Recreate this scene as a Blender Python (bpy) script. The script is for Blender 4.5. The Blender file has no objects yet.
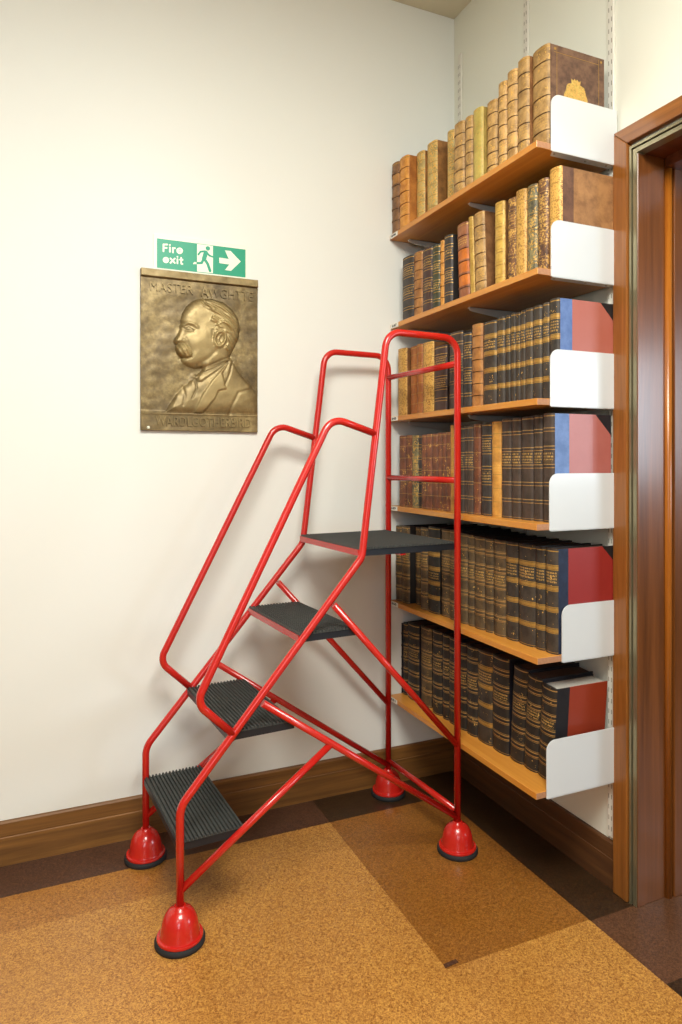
import bpy, bmesh, math, random
import numpy as np
from mathutils import Vector, Matrix, noise as mnoise
random.seed(7)
SC = bpy.context.scene
COL = SC.collection
sin, cos, pi = math.sin, math.cos, math.pi

# ------------------------------------------------------------------ camera (24 mm on a 36 mm tall frame)
F = 682.667; TH = math.atan(299 / F); CAM = Vector((-1.565, -2.3985, 1.28)); HY = 461.5
FW = Vector((sin(TH), cos(TH), 0)); RT = Vector((cos(TH), -sin(TH), 0))
cd = bpy.data.cameras.new('camera'); cam = bpy.data.objects.new('camera', cd); COL.objects.link(cam)
cam.location = CAM; cam.rotation_euler = (pi / 2, 0, -TH)
cd.sensor_fit = 'VERTICAL'; cd.sensor_height = 36; cd.lens = 24; cd.shift_y = -(512 - HY) / 1024
cd.clip_start = .05
SC.camera = cam
# measuring helpers: a pixel of the photograph -> a point on a known plane of the room
def y_at(px, xp):            # where the sight line of column px meets the upright plane x = xp
    r = FW + RT * (px - 341) / F
    return CAM.y + r.y * (xp - CAM.x) / r.x
def x_at(px, yp):
    r = FW + RT * (px - 341) / F
    return CAM.x + r.x * (yp - CAM.y) / r.y
def z_at(py, x, y):
    D = (Vector((x, y, 0)) - Vector((CAM.x, CAM.y, 0))).dot(FW)
    return CAM.z - (py - HY) * D / F

# ------------------------------------------------------------------ object helpers
def tag(o, label=None, cat=None, group=None, kind=None):
    if label: o['label'] = label
    if cat: o['category'] = cat
    if group: o['group'] = group
    if kind: o['kind'] = kind
    return o
def thing(name, label, cat, loc=(0, 0, 0), rz=0, group=None):
    o = bpy.data.objects.new(name, None); COL.objects.link(o); o.empty_display_size = .05
    o.location = loc; o.rotation_euler = (0, 0, rz)
    return tag(o, label, cat, group)
def obj(name, bm, mats, parent=None, smooth=False, angle=None, loc=None):
    me = bpy.data.meshes.new(name)
    bm.normal_update(); bm.to_mesh(me); bm.free()
    if not isinstance(mats, (list, tuple)): mats = [mats]
    for m in mats: me.materials.append(m)
    if smooth:
        for p in me.polygons: p.use_smooth = True
        if angle: 
            try: me.set_sharp_from_angle(angle=math.radians(angle))
            except Exception: pass
    o = bpy.data.objects.new(name, me); COL.objects.link(o)
    if parent: o.parent = parent
    if loc: o.location = loc
    return o
def box(bm, x0, x1, y0, y1, z0, z1, mi=0):
    v = [bm.verts.new((x, y, z)) for z in (z0, z1) for y in (y0, y1) for x in (x0, x1)]
    fs = []
    for q in ((0, 2, 3, 1), (4, 5, 7, 6), (0, 1, 5, 4), (2, 6, 7, 3), (0, 4, 6, 2), (1, 3, 7, 5)):
        f = bm.faces.new([v[i] for i in q]); f.material_index = mi; fs.append(f)
    return fs
def bevel(bm, w, seg=2):
    bmesh.ops.bevel(bm, geom=bm.edges[:], offset=w, segments=seg, affect='EDGES', profile=.5, clamp_overlap=True)
def bbox(x0, x1, y0, y1, z0, z1, w=.002, seg=2):
    bm = bmesh.new(); box(bm, x0, x1, y0, y1, z0, z1); bevel(bm, w, seg); return bm
def fillet(pts, rad, n=7):
    pts = [Vector(p) for p in pts]; out = [pts[0]]
    for i in range(1, len(pts) - 1):
        a, b, c = pts[i - 1], pts[i], pts[i + 1]
        r = rad[i] if isinstance(rad, (list, tuple)) else rad
        d1 = (a - b).normalized(); d2 = (c - b).normalized(); ang = d1.angle(d2)
        if ang > pi - .02 or r <= 0: out.append(b); continue
        t = min(r / math.tan(ang / 2), (a - b).length * .48, (c - b).length * .48)
        r2 = t * math.tan(ang / 2)
        p1 = b + d1 * t; p2 = b + d2 * t
        ctr = b + (d1 + d2).normalized() * (r2 / sin(ang / 2))
        v1 = p1 - ctr; v2 = p2 - ctr; w = v1.angle(v2)
        for k in range(n + 1):
            s = k / n
            out.append(ctr + (v1 * sin((1 - s) * w) + v2 * sin(s * w)) / sin(w))
    out.append(pts[-1]); return out
def sweep(bm, pts, r, n=16, cap=True, mi=0):
    pts = [Vector(p) for p in pts]; rings = []
    t0 = (pts[1] - pts[0]).normalized()
    nrm = t0.orthogonal().normalized()
    for i, p in enumerate(pts):
        if i == 0: t = t0
        elif i == len(pts) - 1: t = (pts[i] - pts[i - 1]).normalized()
        else: t = ((pts[i] - pts[i - 1]).normalized() + (pts[i + 1] - pts[i]).normalized()).normalized()
        nrm = (nrm - t * nrm.dot(t)).normalized(); b = t.cross(nrm)
        rings.append([bm.verts.new(p + (nrm * cos(2 * pi * k / n) + b * sin(2 * pi * k / n)) * r) for k in range(n)])
    for a, b in zip(rings, rings[1:]):
        for k in range(n):
            f = bm.faces.new((a[k], a[(k + 1) % n], b[(k + 1) % n], b[k])); f.smooth = True; f.material_index = mi
    if cap:
        bm.faces.new(rings[0][::-1]); bm.faces.new(rings[-1])
def lathe(bm, prof, c=(0, 0, 0), n=32, mi=0):
    rings = []
    for r, z in prof:
        rings.append([bm.verts.new((c[0] + r * cos(2 * pi * k / n), c[1] + r * sin(2 * pi * k / n), c[2] + z)) for k in range(n)])
    for a, b in zip(rings, rings[1:]):
        for k in range(n):
            f = bm.faces.new((a[k], a[(k + 1) % n], b[(k + 1) % n], b[k])); f.material_index = mi
    bm.faces.new(rings[0][::-1]); bm.faces.new(rings[-1])
def prism(bm, poly, axis, a, b, mi=0):
    """extrude a 2-D polygon along axis between a and b"""
    def P(u, v, w):
        return {'x': (w, u, v), 'y': (u, w, v), 'z': (u, v, w)}[axis]
    A = [bm.verts.new(P(u, v, a)) for u, v in poly]; B = [bm.verts.new(P(u, v, b)) for u, v in poly]
    fs = [bm.faces.new(A), bm.faces.new(B[::-1])]
    for i in range(len(poly)):
        j = (i + 1) % len(poly); fs.append(bm.faces.new((A[j], A[i], B[i], B[j])))
    for f in fs: f.material_index = mi
    bmesh.ops.recalc_face_normals(bm, faces=fs)
    return fs
def text_bm(s, size, depth, font_off=0.0, align='LEFT', spacing=1.0):
    cu = bpy.data.curves.new('t', 'FONT'); cu.body = s; cu.size = size; cu.extrude = depth; cu.offset = font_off
    cu.align_x = align; cu.space_character = spacing; cu.resolution_u = 4
    o = bpy.data.objects.new('t', cu); COL.objects.link(o)
    bpy.context.view_layer.update()
    dg = bpy.context.evaluated_depsgraph_get()
    me = bpy.data.meshes.new_from_object(o.evaluated_get(dg))
    bm = bmesh.new(); bm.from_mesh(me)
    bpy.data.objects.remove(o); bpy.data.meshes.remove(me)
    return bm
def fit(bm, u0, u1, v0, v1):
    xs = [v.co.x for v in bm.verts]; ys = [v.co.y for v in bm.verts]
    a, b, c, d = min(xs), max(xs), min(ys), max(ys)
    for v in bm.verts:
        v.co.x = u0 + (v.co.x - a) / (b - a) * (u1 - u0); v.co.y = v0 + (v.co.y - c) / (d - c) * (v1 - v0)

# ------------------------------------------------------------------ materials
def lin(c):
    if isinstance(c, str): c = tuple(int(c[i:i + 2], 16) for i in (0, 2, 4))
    return tuple(((x / 255) / 12.92 if x / 255 <= .04045 else ((x / 255 + .055) / 1.055) ** 2.4) for x in c) + (1,)
class N:
    def __init__(s, name):
        s.m = bpy.data.materials.new(name); s.m.use_nodes = True; s.t = s.m.node_tree
        s.b = s.t.nodes['Principled BSDF']
    def n(s, ty, **kw):
        x = s.t.nodes.new(ty)
        for k, v in kw.items():
            if k in x.inputs: x.inputs[k].default_value = v
            else: setattr(x, k, v)
        return x
    def l(s, a, b): s.t.links.new(a, b)
    def coord(s, scale=(1, 1, 1), kind='Object', rot=(0, 0, 0)):
        tc = s.n('ShaderNodeTexCoord'); mp = s.n('ShaderNodeMapping'); mp.inputs['Scale'].default_value = scale
        mp.inputs['Rotation'].default_value = rot
        s.l(tc.outputs[kind], mp.inputs['Vector']); return mp.outputs[0]
    def noise(s, vec, scale, detail=3, rough=.5, dist=0):
        x = s.n('ShaderNodeTexNoise'); x.inputs['Scale'].default_value = scale; x.inputs['Detail'].default_value = detail
        x.inputs['Roughness'].default_value = rough; x.inputs['Distortion'].default_value = dist
        s.l(vec, x.inputs['Vector']); return x.outputs['Fac']
    def ramp(s, fac, stops):
        r = s.n('ShaderNodeValToRGB'); e = r.color_ramp.elements
        while len(e) < len(stops): e.new(.5)
        for q, (p, c) in zip(e, stops): q.position = p; q.color = c if len(c) == 4 else c + (1,)
        s.l(fac, r.inputs[0]); return r.outputs[0]
    def mix(s, fac, a, b, mode='MIX'):
        x = s.n('ShaderNodeMix', data_type='RGBA', blend_type=mode)
        for i, v in ((0, fac), (6, a), (7, b)):
            if hasattr(v, 'links'): s.l(v, x.inputs[i])
            else: x.inputs[i].default_value = v
        return x.outputs[2]
    def math(s, op, a, b=0.0):
        x = s.n('ShaderNodeMath', operation=op)
        for i, v in ((0, a), (1, b)):
            if hasattr(v, 'links'): s.l(v, x.inputs[i])
            else: x.inputs[i].default_value = v
        return x.outputs[0]
    def col(s, v):
        if hasattr(v, 'links'): s.l(v, s.b.inputs['Base Color'])
        else: s.b.inputs['Base Color'].default_value = v
    def set(s, **kw):
        for k, v in kw.items(): s.b.inputs[k.replace('_', ' ')].default_value = v
        return s
    def bump(s, h, strength=.3, dist=.002):
        b = s.n('ShaderNodeBump'); b.inputs['Strength'].default_value = strength; b.inputs['Distance'].default_value = dist
        s.l(h, b.inputs['Height']); s.l(b.outputs[0], s.b.inputs['Normal'])

def plaster(name, c1, c2, rough=.75):
    k = N(name); v = k.coord()
    k.col(k.mix(k.noise(v, 1.1, 4), lin(c1), lin(c2)))
    k.set(Roughness=rough); k.bump(k.noise(v, 55, 4, .6), .12, .0015); return k.m
def wood(name, dark, light, axis='z', scale=1.0, rough=.35, coat=.3, spec=.5, contrast=(.3, .72)):
    k = N(name); sc = {'x': (1.2, 28, 28), 'y': (28, 1.2, 28), 'z': (28, 28, 1.2)}[axis]
    v = k.coord(tuple(q * scale for q in sc))
    n1 = k.noise(v, 1.6, 6, .62, .6); v2 = k.coord(tuple(q * scale * 3 for q in sc)); n2 = k.noise(v2, 2.5, 3)
    c = k.ramp(n1, [(contrast[0], lin(dark)), (contrast[1], lin(light))])
    c = k.mix(k.math('MULTIPLY', n2, .45), c, lin(dark)); k.col(c)
    k.set(Roughness=rough, Coat_Weight=coat, Coat_Roughness=.18); k.bump(n2, .06, .001); return k.m
def cork(name, base, dark, light, rough=.42):
    k = N(name); v = k.coord()
    def cells(sc):
        x = k.n('ShaderNodeTexVoronoi'); x.inputs['Scale'].default_value = sc; k.l(v, x.inputs['Vector'])
        y = k.n('ShaderNodeSeparateColor'); k.l(x.outputs['Color'], y.inputs[0]); return y.outputs[0]
    n1 = k.math('ADD', k.math('MULTIPLY', cells(420), .6), k.math('MULTIPLY', cells(210), .4)); n3 = k.noise(v, 2.2, 4)
    c = k.ramp(n1, [(.1, lin(dark)), (.5, lin(base)), (.95, lin(light))])
    c = k.mix(k.ramp(n3, [(.4, (0, 0, 0, 1)), (.75, (.35, .35, .35, 1))]), c, lin(dark)); k.col(c)
    k.l(k.ramp(k.noise(v, 6, 5), [(.35, (rough - .12,) * 3), (.7, (rough + .12,) * 3)]), k.b.inputs['Roughness'])
    k.set(Coat_Weight=.15, Coat_Roughness=.3); k.bump(n1, .08, .0008); return k.m
def plain(name, c, rough=.5, metal=0, coat=0, c2=None, ns=40):
    k = N(name); v = k.coord()
    k.col(k.mix(k.noise(v, ns, 3), lin(c), lin(c2 or c))); k.set(Roughness=rough, Metallic=metal, Coat_Weight=coat, Coat_Roughness=.12); return k.m

M = {}
M['wall'] = plaster('painted_plaster', 'e7e9e3', 'e1e3dd')
M['wall_dim'] = plaster('olive_plaster', '8a8474', '7c7666')
M['wall_side'] = plaster('painted_plaster_side', 'e6e7da', 'e0e0d2')
M['ceiling'] = plaster('ceiling_paint', 'd8d2bc', 'd2cbb4')
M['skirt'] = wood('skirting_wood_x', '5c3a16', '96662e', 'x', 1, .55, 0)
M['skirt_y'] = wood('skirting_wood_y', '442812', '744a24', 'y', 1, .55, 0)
M['arch'] = wood('architrave_wood', '764418', 'a4682e', 'z', 1, .3, .4)
M['arch_y'] = wood('architrave_wood_head', '764418', 'a4682e', 'y', 1, .3, .4)
M['jamb'] = wood('jamb_wood', '5c3210', '8a5024', 'z', .8, .3, .35)
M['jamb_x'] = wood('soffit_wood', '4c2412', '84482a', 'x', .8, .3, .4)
M['bead'] = wood('bead_wood', '8e4c12', 'bd7426', 'z', 1, .3, .4)
M['board'] = wood('shelf_veneer', 'c07624', 'dc9c44', 'y', .8, .38, .2)
M['board_end'] = plain('shelf_cut_end', 'b88a66', .6, c2='9a6848', ns=120)
M['white_metal'] = plain('white_enamel', 'd6dadb', .34, 0, .25, 'ced2d3', 6)
M['arm_metal'] = plain('arm_enamel', 'cfccc6', .35, 0, .2)
M['slot'] = plain('slot_dark', 'a09b8e', .8)
M['rail'] = plain('upright_enamel', 'dedbd0', .4)
M['seal'] = plain('door_seal_metal', 'a59c7e', .3, .7, 0, '8d8468', 15)
M['seal_dark'] = plain('door_seal_groove', '3d372a', .6)
M['red'] = plain('red_enamel', 'c82418', .25, 0, .5, 'b81a18', 12)
M['rubber'] = plain('black_rubber', '1e1e20', .75)
M['tread'] = plain('ribbed_tread', '3c3e3c', .6, 0, 0, '303230', 60)
M['tread_side'] = plain('tread_side_steel', '23262c', .4, .3)
M['paper_label'] = plain('label_paper', 'e6e4da', .6)
M['ink'] = plain('label_ink', '24282c', .7)
M['sign_green'] = plain('sign_green', '0c9a76', .4)
M['sign_white'] = plain('sign_white', 'ecf0dc', .45)
M['gilt'] = plain('gilt_line', 'c89c4e', .38, .4, 0, '8e6a30', 260)
M['gilt_dull'] = plain('dulled_gilt_line', 'c2985a', .4, .3, 0, '8a6836', 160)
M['pages_dark'] = plain('dusty_page_edges', '4a382a', .85, 0, 0, '32261e', 90)
M['pages_light'] = plain('pale_page_edges', 'b9b7ae', .8, 0, 0, '9a988e', 200)
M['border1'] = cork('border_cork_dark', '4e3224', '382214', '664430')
M['border3'] = cork('border_cork_shaded', '33210f', '22160c', '47301c')  # darkest border cork: shade around the shelves is put into its colour
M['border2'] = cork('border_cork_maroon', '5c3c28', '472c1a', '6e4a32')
M['cork1'] = cork('cork_tile_ochre', 'b07a38', '824f1e', 'd49e4c')
M['cork2'] = cork('cork_tile_brown', '8a5820', '6a3e12', 'a8702e')
M['cork3'] = cork('cork_tile_russet', 'a26a2c', '764718', 'c0883c')

# ------------------------------------------------------------------ room shell
WX, WY, CZ = .01, .02, 3.125     # right wall face, back wall face, ceiling height
XL, YF, XC = -3.7, -4.8, 2.7     # left wall, wall behind the camera, far corridor wall
OY0, OY1, OZ = -.944, -1.90, 2.168   # door opening
def structure(name, bm, m, parent=None, **kw):
    o = obj(name, bm, m, parent, **kw)
    if not parent: o['kind'] = 'structure'
    return o
bm = bmesh.new()
def rect(x0, x1, y0, y1, mi):
    # each tile is a shallow slab of its own inside the one floor mesh
    box(bm, x0, x1, y0, y1, -.02, 0, mi)
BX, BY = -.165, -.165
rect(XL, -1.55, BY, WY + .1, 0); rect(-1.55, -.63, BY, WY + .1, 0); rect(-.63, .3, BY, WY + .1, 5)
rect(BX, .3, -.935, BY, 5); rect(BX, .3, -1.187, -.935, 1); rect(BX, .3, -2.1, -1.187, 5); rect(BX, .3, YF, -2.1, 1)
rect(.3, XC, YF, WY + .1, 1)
xs = [BX, -.63, -1.09, -1.55, -2.01, -2.47, -2.93, -3.39, XL]
ys = [BY, -.93, -1.69, -2.45, -3.21, -3.97, YF]
for i in range(len(xs) - 1):
    for j in range(len(ys) - 1):
        m_ = 2
        if (i, j) == (0, 0): m_ = 3
        if i >= 2 and j == 0:
            rect(xs[i + 1], xs[i], -.335, ys[j], 4); rect(xs[i + 1], xs[i], ys[j + 1], -.335, 2); continue
        rect(xs[i + 1], xs[i], ys[j + 1], ys[j], m_)
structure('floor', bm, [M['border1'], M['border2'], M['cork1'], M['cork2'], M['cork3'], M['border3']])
bm = bmesh.new()
prism(bm, [(-.632, -.925), (-.590, -.921), (-.590, -.909), (-.630, -.912)], 'z', 0, .0012)
structure('floor_chip', bm, M['border1'])['kind'] = 'structure'
structure('ceiling', bbox(XL - .1, XC + .1, YF - .1, WY + .1, CZ, CZ + .1), M['ceiling'])
structure('wall_back', bbox(XL - .1, XC, WY, WY + .12, -.02, CZ), M['wall'])
structure('wall_left', bbox(XL - .12, XL, YF, WY, -.02, CZ), M['wall_dim'])
structure('wall_front', bbox(XL - .1, XC + .1, YF - .12, YF, -.02, CZ), M['wall_dim'])
structure('wall_corridor', bbox(XC, XC + .12, YF, WY, -.02, CZ), M['wall_dim'])
bm = bmesh.new()
box(bm, WX, .34, OY0 + .03, WY, -.02, CZ); box(bm, WX, .34, YF, OY1 - .03, -.02, CZ); box(bm, WX, .34, OY1 - .03, OY0 + .03, OZ + .03, CZ)
structure('wall_right', bm, M['wall_side'])

def skirting(name, axis, a, b, face, sgn, m):
    # stepped skirting profile: plinth, groove, upper member
    t = .014
    prof = [(0, 0), (t, 0), (t, .088), (t - .0015, .0905), (t - .0015, .093), (t, .0945), (t, .134), (t - .004, .139), (0, .139)]
    bm = bmesh.new()
    prism(bm, [(face + sgn * p, z) for p, z in prof], axis, a, b)
    return structure(name, bm, m)
skirting('baseboard_back', 'x', XL, WX - .014, WY, -1, M['skirt'])
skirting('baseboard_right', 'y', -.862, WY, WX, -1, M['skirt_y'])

# the doorway: architrave, metal seal strips, panelled reveal
door = bpy.data.objects.new('door_1', None); COL.objects.link(door); door['kind'] = 'structure'
A0, A1 = -.864, -.918; ZT, ZI = 2.252, 2.203
def dpart(name, bm, m): 
    return obj(name, bm, m, door)
bm = bmesh.new(); prism(bm, [(A0, 0), (A1, 0), (A1, ZI), (A0, ZT)], 'x', -.012, WX); bevel(bm, .003, 2); dpart('architrave', bm, M['arch'])
bm = bmesh.new(); prism(bm, [(A0, ZT), (A1, ZI), (OY1 - (A1 - OY0) - .05 + .02, ZI), (OY1 - .08, ZT)], 'x', -.012, WX); bevel(bm, .003, 2); dpart('architrave', bm, M['arch_y'])
bm = bmesh.new(); prism(bm, [(OY1 - .08, 0), (OY1 - .026, 0), (OY1 - .026, ZI), (OY1 - .08, ZT)], 'x', -.012, WX); bevel(bm, .003, 2); dpart('architrave', bm, M['arch'])
for (ya, yb, xa, m) in ((A1, A1 - .003, .004, 'seal_dark'), (A1 - .003, A1 - .010, -.006, 'seal'), (A1 - .010, A1 - .014, .004, 'seal_dark'), (A1 - .014, OY0, -.002, 'seal')):
    zz = OZ + (ya - OY0)
    bm = bmesh.new(); box(bm, xa, .03, yb, ya, 0, OZ + (yb - OY0)); 
    box(bm, xa, .03, OY1 - .02, ya, OZ + (yb - OY0), zz)
    dpart('seal_strip', bm, M[m])
bm = bmesh.new(); box(bm, .03, .34, OY0, OY0 + .03, 0, OZ); box(bm, .0, .03, OY0 - .003, OY0, 0, OZ - .003); bevel(bm, .001, 1); dpart('jamb_panel', bm, M['jamb'])
bm = bmesh.new(); sweep(bm, [(.121, OY0 - .002, 0), (.121, OY0 - .002, OZ)], .011, 12); dpart('jamb_bead', bm, M['bead'])
bm = bmesh.new(); box(bm, .136, .34, OY0 - .012, OY0 - .0005, 0, OZ - .001); bevel(bm, .002, 2); dpart('door_stop', bm, M['jamb'])
bm = bmesh.new(); box(bm, .03, .34, OY1 - .03, OY0 + .03, OZ, OZ + .03); box(bm, .1, .34, OY1, OY0 - .013, OZ - .03, OZ - .0005); dpart('soffit', bm, M['jamb_x'])
bm = bmesh.new(); box(bm, .03, .34, OY1 - .03, OY1, 0, OZ); dpart('jamb_panel', bm, M['jamb'])

# ------------------------------------------------------------------ shelving
UY = [-.030, -.448, -.842]
names = ['beside the corner', 'at mid shelf', 'beside the door frame']
for yy, wh in zip(UY, names):
    z0, z1 = .150, 2.95
    t = thing('slotted_upright', f'narrow white slotted shelving upright on the right wall {wh}', 'shelf upright', (WX, yy, z0), group='slotted wall uprights')
    bm = bmesh.new(); prism(bm, [(0, -.012), (-.009, -.012), (-.009, .012), (0, .012)], 'z', 0, z1 - z0); bevel(bm, .0015, 1)
    obj('rail', bm, M['rail'], t)
    bm = bmesh.new(); z = .02
    while z < z1 - z0 - .03:
        for dy in (-.0055, .0055): box(bm, -.0095, -.0085, dy - .0016, dy + .0016, z, z + .013)
        z += .032
    o = obj('slots', bm, M['slot'], t)
SZ = [2.162, 1.806, 1.439, 1.086, .709, .331]         # underside heights of the six boards
SF = [-.295, -.292, -.294, -.296, -.293, -.297]       # front edges
TT = .019
ordn = ['top', 'second', 'third', 'fourth', 'fifth', 'bottom']
nums = ['646', '647', '648', '649', '650', '651']
BYR = -.866
for i in range(6):
    z, xf = SZ[i], SF[i]
    lab = {0: 'orange wooden wall shelf with white end plate, topmost of the six', 5: 'orange wooden wall shelf with white end plate, lowest of the six, just above the skirting'}.get(i, f'orange wooden wall shelf with white end plate, {ordn[i]} from the top')
    t = thing('wall_shelf', lab, 'shelf', (0, 0, z), group='wall shelves of old books')
    bm = bmesh.new()
    fs = box(bm, xf, -.002, BYR, WY - .003, 0, TT)
    for f in bm.faces:
        if f.calc_center_median().y < BYR + .001: f.material_index = 1
    bevel(bm, .0012, 1); obj('board', bm, [M['board'], M['board_end']], t)
    # end plate: upright white enamel plate with a rounded front corner and a small foot flange
    x0 = (-.246, -.246, -.249, -.252, -.207, -.262)[i]
    zt = .160; r = .03
    poly = [(x0, -.002), (.0, -.002), (.0, zt)] + [(x0 + r - r * sin(a), zt - r + r * cos(a)) for a in [k * pi / 16 for k in range(9)]]
    bm = bmesh.new(); prism(bm, poly, 'y', -.8695, -.8665); 
    prism(bm, [(x0 + .004, -.8695), (0, -.8695), (0, -.842), (x0 + .02, -.842)], 'z', -.0035, -.0012)
    obj('end_plate', bm, M['white_metal'], t)
    for q in ((x0 + .02), -.11, -.03):
        bm = bmesh.new(); lathe(bm, [(.0035, -.0050), (.0035, -.0034)], (q, -.857, 0), 12); obj('screw', bm, M['slot'], t)
    for yy in UY[:2]:
        ya = min(yy, 0) 
        poly = [(-.232, -.0015), (-.236, -.006), (-.233, -.012), (-.22, -.0155), (-.06, -.034), (-.004, -.044), (-.004, -.0015)]
        bm = bmesh.new(); prism(bm, poly, 'y', yy - .0015, yy + .0015)
        prism(bm, [(-.232, yy - .0015), (-.004, yy - .0015), (-.004, yy + .014), (-.232, yy + .014)], 'z', -.0028, -.0008)
        obj('bracket_arm', bm, M['arm_metal'], t)
    la = obj('shelf_label', bbox(xf - .0012, xf - .0002, -.050, .012, .001, .018, .0003, 1), M['paper_label'], t)
    bm = text_bm(nums[i], .012, .0002, .0003); fit(bm, 0, .036, 0, .010)
    for v in bm.verts: v.co = Vector((xf - .0014 - v.co.z, -.001 - v.co.x, .0052 + v.co.y))
    obj('label_number', bm, M['ink'], la)

# ------------------------------------------------------------------ books
LC = {}
def leather(c1, c2, tool=0.0, title=False, rough=.5, mscale=30):
    key = (c1, c2, tool, title, rough, mscale)
    if key in LC: return LC[key]
    k = N('leather_' + c1 + ('_lettered' if title else '')); v = k.coord()
    oi = k.n('ShaderNodeObjectInfo')
    ve = k.n('ShaderNodeVectorMath', operation='ADD'); k.l(v, ve.inputs[0]); k.l(oi.outputs['Random'], ve.inputs[1])
    v = ve.outputs[0]
    c = k.ramp(k.noise(v, mscale, 5, .65), [(.35, lin(c2)), (.62, lin(c1))])
    wear = k.ramp(k.noise(v, 9, 5, .7), [(.5, (0, 0, 0, 1)), (.8, (.35, .35, .35, 1))])
    c = k.mix(wear, c, lin(c2))
    gold = lin('d2a452')
    if tool > 0:
        g = k.noise(v, 170, 2, .6); g2 = k.noise(v, 38, 3, .6)
        f = k.math('MULTIPLY', k.math('GREATER_THAN', g, .62 - tool * .2), k.math('GREATER_THAN', g2, .62 - tool * .35))
        c = k.mix(f, c, gold)
    if title:
        sx = k.n('ShaderNodeSeparateXYZ'); k.l(k.coord(), sx.inputs[0])
        fr = k.math('FRACT', k.math('MULTIPLY', sx.outputs[2], 115.0))
        row = k.math('GREATER_THAN', fr, .42)
        v2 = k.coord((1, 420, 150)); nz = k.math('GREATER_THAN', k.noise(v2, 1.0, 1, .5), .47)
        c = k.mix(k.math('MULTIPLY', k.math('MULTIPLY', row, nz), .6), c, gold)
    hs = k.n('ShaderNodeHueSaturation'); k.l(c, hs.inputs['Color'])
    k.l(k.math('ADD', k.math('MULTIPLY', oi.outputs['Random'], .3), .85), hs.inputs['Value'])
    k.col(hs.outputs[0]); k.set(Roughness=rough + .08, Coat_Weight=.05, Coat_Roughness=.3)
    k.bump(k.noise(v, 90, 4), .15, .001)
    LC[key] = k.m; return k.m
def shade(h, f): return ''.join('%02x' % int(int(h[i:i + 2], 16) * f) for i in (0, 2, 4))
def cloth(c1, c2):
    key = ('cloth', c1)
    if key in LC: return LC[key]
    k = N('book_cloth_' + c1); v = k.coord(); c = k.mix(k.noise(v, 14, 5, .6), lin(c1), lin(c2))
    k.col(c); k.set(Roughness=.42, Coat_Weight=.1); k.bump(k.noise(v, 400, 2), .12, .0006); LC[key] = k.m; return k.m

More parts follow.
